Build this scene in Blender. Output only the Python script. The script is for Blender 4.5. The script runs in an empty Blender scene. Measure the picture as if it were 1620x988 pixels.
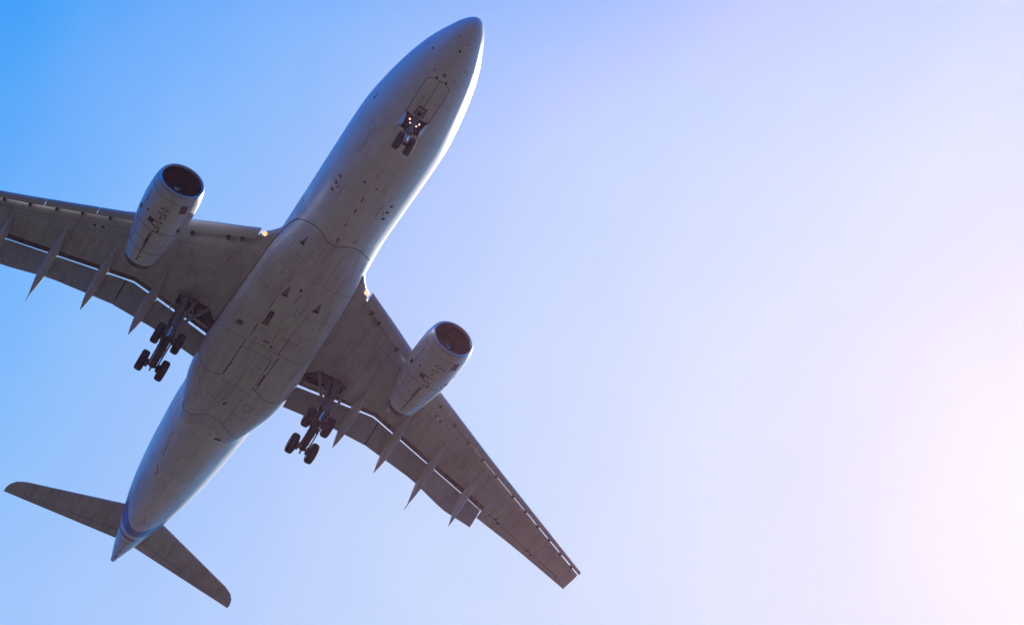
import bpy, math, random
import numpy as np
from mathutils import Vector, Matrix

random.seed(7)
SC = bpy.context.scene
COL = SC.collection
R_ = math.radians

# ------------------------------------------------------------------ camera
CAM_R = np.array([[0.50876053, 0.84383283, 0.17061326],
                  [-0.62514122, 0.49836138, -0.60069492],
                  [-0.59191316, 0.19895248, 0.78106128]])
CAM_B = np.array([40.54860935, -7.22613445, -75.35011245])   # camera relative to the nose datum
cd = bpy.data.cameras.new("camera")
cam = bpy.data.objects.new("camera", cd)
COL.objects.link(cam)
m3 = np.array([CAM_R[0], -CAM_R[1], -CAM_R[2]]).T
cam.matrix_world = Matrix.Translation((0, 0, 1.7)) @ Matrix(m3.tolist()).to_4x4()
cd.sensor_width = 36.0
cd.lens = 2445.2343 / 1620 * 36
cd.clip_start = 0.1
cd.clip_end = 30000
SC.camera = cam

# ------------------------------------------------------------------ light and sky
SUN_DIR = Vector((-0.410485, 0.563731, 0.716735)).normalized()
world = bpy.data.worlds.new("World")
SC.world = world
world.use_nodes = True
wn = world.node_tree
for n in list(wn.nodes):
    wn.nodes.remove(n)
sky = wn.nodes.new("ShaderNodeTexSky")
sky.sky_type = 'NISHITA'
sky.sun_disc = False
sky.sun_elevation = math.asin(SUN_DIR.z)
sky.sun_rotation = math.atan2(SUN_DIR.x, SUN_DIR.y)
sky.air_density = 1.0
sky.dust_density = 1.0
sky.ozone_density = 1.0
sep = wn.nodes.new("ShaderNodeSeparateColor")
comb = wn.nodes.new("ShaderNodeCombineColor")
wn.links.new(sky.outputs[0], sep.inputs[0])
# film-like response of the sky: each channel of the sky texture (value / 20) to radiance
CURVES = [
    [(0, 0.002), (1.0, 0.003), (1.35, 0.05), (1.6, 0.15), (1.9, 0.277), (2.3, 0.395), (3.0, 0.518), (4.0, 0.567), (5.5, 0.619), (8.0, 0.605), (11.0, 0.573), (15.0, 0.579), (20.0, 0.584)],
    [(0, 0.02), (1.2, 0.15), (1.8, 0.291), (2.2, 0.422), (2.5, 0.513), (3.0, 0.587), (3.7, 0.668), (4.8, 0.713), (6.0, 0.738), (8.0, 0.712), (11.0, 0.703), (14.0, 0.686), (20.0, 0.661)],
    [(0, 0.1), (2.0, 0.841), (3.4, 0.955), (3.9, 0.984), (4.8, 0.979), (6.0, 0.961), (8.0, 0.898), (10.0, 0.826), (12.5, 0.753), (20.0, 0.6)],
]
# unseen sky near the horizon, darkened and blued to colour the flank light
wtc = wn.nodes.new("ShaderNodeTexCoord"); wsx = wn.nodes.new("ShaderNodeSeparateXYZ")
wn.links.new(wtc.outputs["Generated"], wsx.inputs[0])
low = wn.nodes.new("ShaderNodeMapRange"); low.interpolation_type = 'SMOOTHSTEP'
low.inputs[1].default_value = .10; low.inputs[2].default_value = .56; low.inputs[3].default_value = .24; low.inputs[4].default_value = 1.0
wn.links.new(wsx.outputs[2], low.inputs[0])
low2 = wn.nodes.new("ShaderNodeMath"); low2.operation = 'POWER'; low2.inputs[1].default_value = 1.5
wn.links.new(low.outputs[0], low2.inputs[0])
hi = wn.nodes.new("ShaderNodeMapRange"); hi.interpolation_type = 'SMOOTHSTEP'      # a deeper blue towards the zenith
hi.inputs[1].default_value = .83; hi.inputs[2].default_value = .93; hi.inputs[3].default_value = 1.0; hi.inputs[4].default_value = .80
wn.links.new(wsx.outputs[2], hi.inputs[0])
for i in range(3):
    mul = wn.nodes.new("ShaderNodeMath"); mul.operation = 'MULTIPLY'; mul.inputs[1].default_value = 1 / 20
    mu0 = wn.nodes.new("ShaderNodeMath"); mu0.operation = 'MULTIPLY'
    fc = wn.nodes.new("ShaderNodeFloatCurve")
    cur = fc.mapping.curves[0]
    pts = [(x / 20, y / 1.2) for x, y in CURVES[i]]
    cur.points[0].location = pts[0]
    cur.points[1].location = pts[-1]
    for p in pts[1:-1]:
        cur.points.new(*p)
    fc.mapping.update()
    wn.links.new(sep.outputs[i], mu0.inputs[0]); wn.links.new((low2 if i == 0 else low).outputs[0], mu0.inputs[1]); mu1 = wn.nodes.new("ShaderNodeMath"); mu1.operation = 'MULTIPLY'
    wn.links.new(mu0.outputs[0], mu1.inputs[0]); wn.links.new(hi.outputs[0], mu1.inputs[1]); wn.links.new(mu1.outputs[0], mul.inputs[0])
    wn.links.new(mul.outputs[0], fc.inputs["Value"])
    wn.links.new(fc.outputs[0], comb.inputs[i])
# very thin, barely visible high cloud
wno = wn.nodes.new("ShaderNodeTexNoise"); wno.inputs["Scale"].default_value = 5.0; wno.inputs["Detail"].default_value = 7; wno.inputs["Roughness"].default_value = .6
wmp = wn.nodes.new("ShaderNodeMapping"); wmp.inputs["Scale"].default_value = (1.0, 2.2, 1.6)
wn.links.new(wtc.outputs["Generated"], wmp.inputs[0]); wn.links.new(wmp.outputs[0], wno.inputs["Vector"])
wmr = wn.nodes.new("ShaderNodeMapRange"); wmr.inputs[1].default_value = .35; wmr.inputs[2].default_value = .75; wmr.inputs[3].default_value = -.045; wmr.inputs[4].default_value = .03
wn.links.new(wno.outputs["Fac"], wmr.inputs[0])
wadd = wn.nodes.new("ShaderNodeVectorMath"); wadd.operation = 'ADD'
wcr = wn.nodes.new("ShaderNodeVectorMath"); wcr.operation = 'SCALE'; wcr.inputs[0].default_value = (.5, .35, .1)
wn.links.new(wmr.outputs[0], wcr.inputs["Scale"]); wn.links.new(comb.outputs[0], wadd.inputs[0]); wn.links.new(wcr.outputs[0], wadd.inputs[1])
sc10 = wn.nodes.new("ShaderNodeVectorMath"); sc10.operation = 'SCALE'; sc10.inputs["Scale"].default_value = 12.0
bg = wn.nodes.new("ShaderNodeBackground"); bg.inputs["Strength"].default_value = 0.066
wo = wn.nodes.new("ShaderNodeOutputWorld")
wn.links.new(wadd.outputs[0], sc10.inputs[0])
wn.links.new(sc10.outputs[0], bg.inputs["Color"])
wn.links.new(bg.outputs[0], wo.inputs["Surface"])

sl = bpy.data.lights.new("sun", 'SUN')
sl.energy = 4.5
sl.angle = R_(0.5)
sl.color = (1.0, 0.965, 0.93)
so = bpy.data.objects.new("sun", sl)
COL.objects.link(so)
so.location = (-60, 80, 160)
so.rotation_euler = (-SUN_DIR).to_track_quat('-Z', 'Y').to_euler()

SC.view_settings.view_transform = 'Standard'
SC.view_settings.look = 'None'
SC.view_settings.exposure = 0.6
SC.view_settings.gamma = 1.0
SC.view_settings.use_curve_mapping = False
SC.render.engine = 'CYCLES'
SC.cycles.max_bounces = 6

# ------------------------------------------------------------------ helpers
S0, Z0 = 28.85, -6.85          # station and height (from the nose datum) of the airplane's base point
ROOT_LOC = np.array([-S0, 0, Z0]) - CAM_B + np.array([0, 0, 1.7])


def P(s, y, z):
    return (S0 - s, y, z - Z0)


def pchip(xs, ys, x):
    xs = np.asarray(xs, float); ys = np.asarray(ys, float); h = np.diff(xs); d = np.diff(ys) / h
    m = np.zeros(len(xs)); m[0] = d[0]; m[-1] = d[-1]
    for i in range(1, len(xs) - 1):
        if d[i - 1] * d[i] > 0:
            w1 = 2 * h[i] + h[i - 1]; w2 = h[i] + 2 * h[i - 1]
            m[i] = (w1 + w2) / (w1 / d[i - 1] + w2 / d[i])
    x = np.clip(np.asarray(x, float), xs[0], xs[-1]); i = np.clip(np.searchsorted(xs, x) - 1, 0, len(h) - 1)
    t = (x - xs[i]) / h[i]
    return (2*t**3-3*t**2+1)*ys[i]+(t**3-2*t**2+t)*h[i]*m[i]+(-2*t**3+3*t**2)*ys[i+1]+(t**3-t**2)*h[i]*m[i+1]


def lerp(x, xs, ys):
    return float(np.interp(x, xs, ys))


class MB:
    """collects shapes in station coordinates (s aft, y port, z up); build() links ONE mesh object"""
    def __init__(self):
        self.v = []; self.f = []; self.m = []; self.flat = []

    def add(self, verts, faces, mat=0, flat=False):
        b = len(self.v)
        self.v += [tuple(map(float, p)) for p in verts]
        for fc in faces:
            self.f.append([b + i for i in fc]); self.m.append(mat); self.flat.append(flat)

    def loft(self, rings, mat=0, cap0=True, cap1=True, closed=True, flat=False):
        n = len(rings[0]); verts = [p for r in rings for p in r]; faces = []
        for i in range(len(rings) - 1):
            for j in range(n if closed else n - 1):
                k = (j + 1) % n
                faces.append((i*n + j, i*n + k, (i+1)*n + k, (i+1)*n + j))
        if cap0: faces.append(tuple(range(n - 1, -1, -1)))
        if cap1: faces.append(tuple((len(rings)-1)*n + j for j in range(n)))
        self.add(verts, faces, mat, flat)

    def tube(self, pts, r, n=12, mat=0, cap=True):
        pts = [Vector(p) for p in pts]; rr = r if isinstance(r, (list, tuple)) else [r] * len(pts)
        rings = []
        for i, p in enumerate(pts):
            d = (pts[min(i+1, len(pts)-1)] - pts[max(i-1, 0)]).normalized()
            ref = Vector((0, 0, 1)) if abs(d.z) < .9 else Vector((0, 1, 0))
            a = d.cross(ref).normalized(); b = d.cross(a)
            rings.append([p + rr[i]*(math.cos(t)*a + math.sin(t)*b) for t in [2*math.pi*k/n for k in range(n)]])
        self.loft(rings, mat, cap, cap)

    def box(self, c, size, mat=0, axes=None):
        ax = axes or (Vector((1, 0, 0)), Vector((0, 1, 0)), Vector((0, 0, 1)))
        c = Vector(c); v = []
        for i in (-1, 1):
            for j in (-1, 1):
                for k in (-1, 1):
                    v.append(c + ax[0]*i*size[0]/2 + ax[1]*j*size[1]/2 + ax[2]*k*size[2]/2)
        self.add(v, [(0,1,3,2),(4,6,7,5),(0,4,5,1),(2,3,7,6),(0,2,6,4),(1,5,7,3)], mat, True)

    def plate(self, poly, thick, direction, mat=0):
        d = Vector(direction).normalized() * thick / 2
        n = len(poly); top = [Vector(p) + d for p in poly]; bot = [Vector(p) - d for p in poly]
        self.add(top + bot, [tuple(range(n)), tuple(range(2*n-1, n-1, -1))] +
                 [(i, i + n, (i+1) % n + n, (i+1) % n) for i in range(n)], mat, True)

    def disc_ring(self, c, axis, r0, r1, n=24, mat=0):
        pass

    def build(self, name, mats, parent, sign=1, angle=40):
        me = bpy.data.meshes.new(name)
        me.from_pydata([P(s, y*sign, z) for s, y, z in self.v], [], self.f)
        for m in (mats if isinstance(mats, (list, tuple)) else [mats]):
            me.materials.append(m)
        me.polygons.foreach_set("material_index", self.m)
        me.polygons.foreach_set("use_smooth", [True]*len(self.f))
        import bmesh
        bm = bmesh.new(); bm.from_mesh(me)
        bmesh.ops.recalc_face_normals(bm, faces=bm.faces)
        bm.to_mesh(me); bm.free()
        me.set_sharp_from_angle(angle=R_(angle))
        me.update()
        o = bpy.data.objects.new(name, me)
        COL.objects.link(o)
        o.parent = parent
        return o


def carve(obj, cutter, cutter_mat=None):
    """cuts a wheel well: the cutter is a temporary mesh, removed afterwards"""
    md = obj.modifiers.new("well", 'BOOLEAN'); md.operation = 'DIFFERENCE'; md.object = cutter; md.solver = 'EXACT'
    md.material_mode = 'TRANSFER'
    bpy.context.view_layer.update()
    dg = bpy.context.evaluated_depsgraph_get()
    new = bpy.data.meshes.new_from_object(obj.evaluated_get(dg), preserve_all_data_layers=True, depsgraph=dg)
    obj.modifiers.clear()
    old = obj.data; obj.data = new; bpy.data.meshes.remove(old)
    new.name = obj.name
    bpy.data.objects.remove(cutter)


def inlay(obj, mb, mats, sign=1):
    """adds surface markings to a finished part's own mesh"""
    import bmesh
    o = mb.build("inlay", mats, obj, sign)
    base = len(obj.data.materials)
    for m in mats: obj.data.materials.append(m)
    for p in o.data.polygons: p.material_index += base
    bm = bmesh.new(); bm.from_mesh(obj.data); bm.from_mesh(o.data); bm.to_mesh(obj.data); bm.free()
    me = o.data; bpy.data.objects.remove(o); bpy.data.meshes.remove(me)
    obj.data.update()


# ------------------------------------------------------------------ materials
def node_mat(name):
    m = bpy.data.materials.new(name); m.use_nodes = True
    nt = m.node_tree; b = nt.nodes["Principled BSDF"]
    return m, nt, b


def N(nt, kind, **kw):
    n = nt.nodes.new(kind)
    for k, v in kw.items():
        setattr(n, k, v)
    return n


def math_node(nt, op, a, b=None, clamp=False):
    n = N(nt, "ShaderNodeMath", operation=op, use_clamp=clamp)
    for i, v in enumerate((a, b)):
        if v is None: continue
        if isinstance(v, (int, float)): n.inputs[i].default_value = v
        else: nt.links.new(v, n.inputs[i])
    return n.outputs[0]


def mix_col(nt, fac, a, b):
    n = N(nt, "ShaderNodeMix", data_type='RGBA')
    if isinstance(fac, (int, float)): n.inputs[0].default_value = fac
    else: nt.links.new(fac, n.inputs[0])
    for idx, v in ((6, a), (7, b)):
        if isinstance(v, tuple): n.inputs[idx].default_value = (*v, 1)
        else: nt.links.new(v, n.inputs[idx])
    return n.outputs[2]


def noise(nt, vec, scale, detail=4, rough=.55, stretch=(1, 1, 1)):
    mp = N(nt, "ShaderNodeMapping"); mp.inputs["Scale"].default_value = stretch
    nt.links.new(vec, mp.inputs[0])
    n = N(nt, "ShaderNodeTexNoise"); n.inputs["Scale"].default_value = scale
    n.inputs["Detail"].default_value = detail; n.inputs["Roughness"].default_value = rough
    nt.links.new(mp.outputs[0], n.inputs["Vector"])
    return n.outputs["Fac"]


def ramp(nt, fac, lo, hi):
    n = N(nt, "ShaderNodeMapRange"); n.inputs[1].default_value = lo; n.inputs[2].default_value = hi
    nt.links.new(fac, n.inputs[0])
    return n.outputs[0]


def paint(name, col, dirt=(.2, .15, .12), amount=.35, rough=.35, coat=.0, panel=(2.6, 1.1), turn=0., joint=.55, streak=1.):
    """aircraft paint: skin panels of slightly different age, grime blotches, streaks drawn out along the airflow"""
    m, nt, b = node_mat(name)
    tc = N(nt, "ShaderNodeTexCoord").outputs["Object"]
    sx = N(nt, "ShaderNodeSeparateXYZ"); nt.links.new(tc, sx.inputs[0])
    ay = math_node(nt, 'ABSOLUTE', sx.outputs[1])
    cx = N(nt, "ShaderNodeCombineXYZ")
    nt.links.new(sx.outputs[0], cx.inputs[0]); nt.links.new(ay, cx.inputs[1])
    mp = N(nt, "ShaderNodeMapping"); mp.inputs["Rotation"].default_value = (0, 0, R_(turn))
    nt.links.new(cx.outputs[0], mp.inputs[0])
    br = N(nt, "ShaderNodeTexBrick"); br.inputs["Scale"].default_value = 1.0
    br.inputs["Brick Width"].default_value = panel[0]; br.inputs["Row Height"].default_value = panel[1]
    br.inputs["Mortar Size"].default_value = .011; br.inputs["Mortar Smooth"].default_value = .3
    br.inputs["Color1"].default_value = (.93, .93, .93, 1); br.inputs["Color2"].default_value = (1.05, 1.05, 1.05, 1)
    k = 1 - joint*.6; br.inputs["Mortar"].default_value = (k, k, k, 1)
    nt.links.new(mp.outputs[0], br.inputs["Vector"])
    mul = N(nt, "ShaderNodeMix", data_type='RGBA', blend_type='MULTIPLY'); mul.inputs[0].default_value = 1
    mul.inputs[6].default_value = (*col, 1); nt.links.new(br.outputs["Color"], mul.inputs[7])
    st = ramp(nt, noise(nt, tc, 1.7, 5, .62, (.16, 1.3, 1.3)), .50, .78)
    mo = ramp(nt, noise(nt, tc, .42, 6, .62, (.6, 1, 1)), .36, .70)
    sp = ramp(nt, noise(nt, tc, 3.4, 5, .7, (.55, 1, 1)), .54, .74)
    d = math_node(nt, 'MULTIPLY', math_node(nt, 'ADD', math_node(nt, 'MULTIPLY', st, .7*streak), math_node(nt, 'MULTIPLY', mo, .5)), amount)
    d = math_node(nt, 'ADD', d, math_node(nt, 'MULTIPLY', math_node(nt, 'MULTIPLY', sp, mo), amount*.8), True)
    c = mix_col(nt, d, mul.outputs[2], dirt)
    nt.links.new(c, b.inputs["Base Color"])
    r = math_node(nt, 'ADD', math_node(nt, 'MULTIPLY', d, .35), rough)
    nt.links.new(r, b.inputs["Roughness"])
    bp = N(nt, "ShaderNodeBump"); bp.inputs["Strength"].default_value = .22; bp.inputs["Distance"].default_value = .03
    nt.links.new(noise(nt, tc, 1.3, 2, .5), bp.inputs["Height"]); nt.links.new(bp.outputs[0], b.inputs["Normal"])
    b.inputs["Coat Weight"].default_value = coat
    b.inputs["Coat Roughness"].default_value = .30
    return m, nt, b, c, tc


def plain(name, col, rough=.5, metal=0., var=.25, scale=6.):
    m, nt, b = node_mat(name)
    tc = N(nt, "ShaderNodeTexCoord").outputs["Object"]
    n = noise(nt, tc, scale, 4)
    c = mix_col(nt, n, tuple(x*(1-var) for x in col), tuple(min(1, x*(1+var)) for x in col))
    nt.links.new(c, b.inputs["Base Color"])
    b.inputs["Roughness"].default_value = rough; b.inputs["Metallic"].default_value = metal
    return m


def lamp(name, col, power):
    m, nt, b = node_mat(name)
    b.inputs["Base Color"].default_value = (.8, .8, .8, 1)
    b.inputs["Emission Color"].default_value = (*col, 1)
    b.inputs["Emission Strength"].default_value = power
    return m


M_BODY, bnt, bb, bcol, btc = paint("white_fuselage_paint", (.90, .88, .87), (.36, .28, .23), .46, .27, .4, (5.3, 1.25), 0, .22)
M_FAIR = paint("belly_fairing_paint", (.78, .755, .74), (.26, .19, .155), .62, .30, .6, (3.4, 1.4), 0, .3)[0]
M_WING = paint("grey_wing_paint", (.58, .565, .56), (.20, .15, .13), .62, .42, .0, (3.1, 1.5), 31, .35)[0]
M_CTRL = paint("grey_flap_paint", (.50, .49, .49), (.18, .145, .13), .55, .42, .0, (40, 3.0), 20, .3)[0]
M_POD = paint("pale_flap_track_paint", (.66, .645, .64), (.22, .17, .15), .55, .38, .1, (1.7, 9), 0, .4)[0]
M_SLAT = paint("pale_slat_paint", (.58, .57, .58), (.25, .21, .2), .3, .32, .2, (40, 40), 0, .2)[0]
M_NAC = paint("white_nacelle_paint", (.80, .77, .75), (.27, .18, .14), .55, .26, .8, (30, 30), 0, .2)[0]
M_LIP = plain("polished_inlet_lip", (.55, .56, .58), .3, .8, .1)
M_DUCT = plain("inlet_duct_grey", (.016, .012, .014), .6, 0, .2)
M_FAN = plain("titanium_fan_blade", (.10, .10, .105), .38, .5, .2)
M_SPIN = plain("dark_spinner", (.03, .03, .035), .4)
M_HOT = plain("heat_stained_nozzle", (.13, .115, .11), .45, .7, .4)
M_SEAM = plain("panel_seam_dark", (.055, .045, .045), .7, 0, .45, 5)
M_FAINT = plain("panel_seam_faint", (.26, .215, .195), .7)
M_COVE = plain("flap_cove_shade", (.085, .058, .05), .7, 0, .5, 3)  # primer brown darkened to carry the shade of the cove recess
M_PATCH = plain("pale_access_panel", (.62, .61, .62), .5)
M_STAIN = plain("oil_stain", (.19, .135, .115), .6, 0, .5, 9)
M_RED = plain("red_stencil", (.30, .095, .085), .6)
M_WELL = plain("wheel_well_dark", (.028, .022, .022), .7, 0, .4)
M_BEAM = plain("primer_beam", (.22, .15, .11), .6)
M_STRUT = plain("gear_strut_grey", (.27, .26, .265), .4, .2, .35)
M_STEEL = plain("chromed_piston", (.6, .6, .62), .18, .95, .1)
M_DARK = plain("dark_gear_metal", (.05, .05, .058), .5, .4, .4, 10)
M_TYRE = plain("tyre_rubber", (.011, .011, .013), .8, 0, .3)
M_TYRE.node_tree.nodes["Principled BSDF"].inputs["Specular IOR Level"].default_value = .15
M_RIM = plain("wheel_rim", (.28, .28, .30), .4, .6, .2)
M_DOOR = plain("white_door_paint", (.90, .86, .88), .3)
M_REDP = plain("red_door_edge", (.75, .12, .22), .45)
M_LAMPW = lamp("lit_gear_lamp", (1.0, .62, .66), 1.0)
M_LAMPO = lamp("lit_landing_lamp", (1.0, .52, .24), .85)
M_GLASS = plain("window_glass", (.02, .02, .025), .1)
M_NAVY = plain("navy_line", (.012, .03, .12), .35)

# ------------------------------------------------------------------ ground under the approach
def ground():
    me = bpy.data.meshes.new("ground")
    n = 96; v = [(0, 0, 0)]; f = []
    radii = [60, 150, 400, 1000]
    for r in radii:
        v += [(r*math.cos(2*math.pi*k/n), r*math.sin(2*math.pi*k/n), 0) for k in range(n)]
    for k in range(n):
        f.append((0, 1 + k, 1 + (k+1) % n))
    for i in range(len(radii)-1):
        for k in range(n):
            a = 1 + i*n; b = a + n
            f.append((a+k, b+k, b+(k+1) % n, a+(k+1) % n))
    me.from_pydata(v, [], f)
    m, nt, b = node_mat("dry_ground")
    tc = N(nt, "ShaderNodeTexCoord").outputs["Object"]
    big = ramp(nt, noise(nt, tc, .01, 5), .4, .6)
    c = mix_col(nt, big, (.0270, .0245, .0155), (.0236, .0222, .0137))
    c = mix_col(nt, ramp(nt, noise(nt, tc, .6, 6), .35, .7), c, (.0288, .0256, .0155))
    nt.links.new(c, b.inputs["Base Color"]); b.inputs["Roughness"].default_value = .95
    me.materials.append(m)
    o = bpy.data.objects.new("ground", me); COL.objects.link(o)
    o["kind"] = "structure"
    return o
ground()

def flare_haze():  # pink scattering volume added to imitate the veil of lens flare
    mb = bpy.data.meshes.new("flare_haze")
    a, z0, z1 = 1050, -1.0, 86.0
    v = [(x, y, z) for x in (-a, a) for y in (-a, a) for z in (z0, z1)]
    mb.from_pydata(v, [], [(0,1,3,2),(4,6,7,5),(0,4,5,1),(2,3,7,6),(0,2,6,4),(1,5,7,3)])
    m = bpy.data.materials.new("flare_veil_haze"); m.use_nodes = True; nt = m.node_tree
    nt.nodes.clear()
    vol = nt.nodes.new("ShaderNodeVolumePrincipled")
    vol.inputs["Color"].default_value = (1.0, .50, .62, 1); vol.inputs["Density"].default_value = FLARE_DENSITY; vol.inputs["Anisotropy"].default_value = .80
    out = nt.nodes.new("ShaderNodeOutputMaterial"); nt.links.new(vol.outputs[0], out.inputs["Volume"])
    mb.materials.append(m)
    o = bpy.data.objects.new("flare_haze", mb); COL.objects.link(o); o["kind"] = "stuff"
FLARE_DENSITY = .00024
flare_haze()

# ------------------------------------------------------------------ the airplane
plane = bpy.data.objects.new("airplane", None)
COL.objects.link(plane)
plane.location = ROOT_LOC.tolist()
plane.empty_display_size = 3
plane["label"] = "white twin-engine airliner flying overhead with its wheels down and flaps out"
plane["category"] = "airplane"

# --- fuselage ------------------------------------------------------
FK = [0, .12, .35, .8, 1.5, 2.4, 3.5, 5, 6.8, 9, 11, 37, 40, 43, 46, 49, 52, 54.5, 56.5, 57.3]
F_HW = [.02, .278, .498, .792, 1.118, 1.496, 1.862, 2.214, 2.53, 2.776, 2.82, 2.82, 2.692, 2.516, 2.26, 1.871, 1.345, .868, .435, .2]
F_ZB = [-.75, -1.059, -1.316, -1.575, -1.91, -2.202, -2.45, -2.678, -2.79, -2.82, -2.82, -2.82, -2.635, -2.268, -1.795, -1.233, -.597, .002, .55, .756]
F_ZT = [-.70, -.42, -.15, .22, .65, 1.15, 1.65, 2.2, 2.6, 2.78, 2.82, 2.82, 2.82, 2.82, 2.8, 2.72, 2.5, 2.2, 1.75, 1.3]


def fus(s):
    return float(pchip(FK, F_HW, s)), float(pchip(FK, F_ZB, s)), float(pchip(FK, F_ZT, s))


def fus_ring(s, n=112):
    hw, zb, zt = fus(s)
    return [(s, hw*math.sin(t), (zb+zt)/2 - (zt-zb)/2*math.cos(t)) for t in [2*math.pi*k/n for k in range(n)]]


def fus_low(s, y):
    hw, zb, zt = fus(s)
    q = min(.999, abs(y)/hw)
    return (zb+zt)/2 - (zt-zb)/2*math.sqrt(1-q*q)


def fus_pt(s, th, off=0.0):
    """point on the fuselage at angle th from straight down towards port"""
    hw, zb, zt = fus(s); e = 1 + off/2.8
    return (s, hw*e*math.sin(th), (zb+zt)/2 - (zt-zb)/2*e*math.cos(th))


# fairing under the wing box
BK = [16.2, 17.2, 18.5, 20.5, 23, 27, 30, 32, 34, 35.4, 36.6]
B_W = [2.80, 2.835, 2.88, 3.0, 3.1, 3.27, 3.35, 3.2, 2.78, 2.42, 2.05]
B_ZB = [-2.795, -2.87, -3.0, -3.18, -3.28, -3.34, -3.34, -3.26, -3.05, -2.86, -2.62]
B_ZT = [2.79, 2.6, 1.4, -.3, -.5, -.5, -.5, -.6, -.8, -1.0, -1.2]
B_NN = [2.0, 2.03, 2.2, 2.5, 2.7, 2.75, 2.75, 2.7, 2.6, 2.5, 2.5]
def bn(s): return float(pchip(BK, B_NN, s))


def fair(s):
    return float(pchip(BK, B_W, s)), float(pchip(BK, B_ZB, s)), float(pchip(BK, B_ZT, s))


def sgn_pow(x, p):
    return math.copysign(abs(x)**p, x)


def fair_low(s, y):
    w, zb, zt = fair(s); q = min(.9995, abs(y)/w)
    return (zb+zt)/2 - (zt-zb)/2*(1-q**bn(s))**(1/bn(s))


def skin(s, y):
    z = fus_low(s, y) if abs(y) < fus(s)[0] else 9.
    if 16.2 < s < 36.6 and abs(y) < fair(s)[0]:
        z = min(z, fair_low(s, y))
    return z


def ribbon(mb, pts, w, mat, low, off=.012, sub=6):
    """a thin flat line lying on a lower surface; pts are (s, y)"""
    fine = []
    for i in range(len(pts)-1):
        a = np.array(pts[i], float); b = np.array(pts[i+1], float)
        k = max(1, int(np.linalg.norm(b-a)/.25))
        fine += [a + (b-a)*j/k for j in range(k)]
    fine.append(np.array(pts[-1], float))
    v = []; f = []
    for i, p in enumerate(fine):
        d = fine[min(i+1, len(fine)-1)] - fine[max(i-1, 0)]
        d = d/np.linalg.norm(d); nn = np.array([-d[1], d[0]])*w/2
        for q in (p+nn, p-nn):
            v.append((q[0], q[1], low(q[0], q[1]) - off))
    for i in range(len(fine)-1):
        f.append((2*i, 2*i+1, 2*i+3, 2*i+2))
    mb.add(v, f, mat)


def patch(mb, poly, mat, low, off=.012):
    """a small flat marking on a lower surface; poly is (s, y), convex"""
    mb.add([(s, y, low(s, y) - off) for s, y in poly], [tuple(range(len(poly)))], mat)


def rect(s, y, ls, wy, rot=0.):
    c, q = math.cos(R_(rot)), math.sin(R_(rot))
    return [(s + a*ls/2*c - b*wy/2*q, y + a*ls/2*q + b*wy/2*c) for a, b in ((-1, -1), (1, -1), (1, 1), (-1, 1))]


def smooth_line(pts, k=6):
    """Catmull-Rom through 2-D points"""
    p = [np.array(q, float) for q in pts]; p = [2*p[0]-p[1]] + p + [2*p[-1]-p[-2]]; out = []
    for i in range(1, len(p)-2):
        for j in range(k):
            t = j/k
            out.append(.5*((2*p[i]) + (-p[i-1]+p[i+1])*t + (2*p[i-1]-5*p[i]+4*p[i+1]-p[i+2])*t*t + (-p[i-1]+3*p[i]-3*p[i+1]+p[i+2])*t**3))
    out.append(p[-2])
    return [tuple(q) for q in out]


fb = MB()
stn = list(np.concatenate([np.linspace(0, 1, 16)**2, np.linspace(1.1, 11, 46), np.linspace(11.5, 37, 52), np.linspace(37.25, 57.3, 81)]))
fb.loft([fus_ring(s) for s in stn])
# livery on the tail: u grows aft and up the sides
M_BODYL = M_BODY
fus_obj = fb.build("fuselage", [M_BODY], plane, angle=50)
# nose wheel well, carved
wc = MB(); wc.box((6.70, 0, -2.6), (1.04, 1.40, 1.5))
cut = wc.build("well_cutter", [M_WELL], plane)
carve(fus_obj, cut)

fm = MB()
L = skin
C_ = dict(seam=0, faint=1, red=2, stain=3, pale=4)
# nose: closed gear doors, probes, drains, a stencil by the radome joint
ribbon(fm, smooth_line([(6.2, -.70), (4.2, -.72), (3.85, -.66), (3.62, -.45), (3.56, 0), (3.62, .45), (3.85, .66), (4.2, .72), (6.2, .72)]), .028, 0, L)
ribbon(fm, [(3.56, 0), (5.9, 0)], .028, 0, L)
def dot(s, y, r, m=0, k=1.0):
    patch(fm, [(s + r*k*math.cos(t), y + r*math.sin(t)) for t in [q*math.pi/6 for q in range(12)]], m, L)
for s, y, r in ((1.61, .01, .07), (2.57, -1.27, .05), (2.59, 1.34, .045), (3.22, -.62, .045), (3.49, -.28, .075), (3.49, .31, .07), (3.22, .66, .045), (2.54, .91, .045), (1.06, -.44, .035), (1.0, .1, .025)):
    dot(s, y, r)
dot(3.15, .01, .12, 1)
ribbon(fm, [(1.2, -.2), (1.14, .3)], .02, 1, L)
ribbon(fm, [(1.05, -.9), (1.3, -.45), (1.36, 0), (1.3, .45), (1.05, .9)], .014, 1, L)
# service door outline on the starboard shoulder
ribbon(fm, smooth_line([(8.35, -2.28), (8.36, -1.9), (8.42, -1.56), (8.75, -1.53), (10.45, -1.62), (10.5, -1.9)]), .03, 4, L)
ribbon(fm, [(8.5, -1.66), (10.4, -1.70)], .018, 1, L)
ribbon(fm, [(8.55, -2.15), (8.8, -1.72), (8.95, -2.05)], .02, 1, L)
dot(7.6, -2.47, .05); ribbon(fm, [(7.2, -2.44), (7.55, -2.42)], .03, 1, L)
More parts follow.
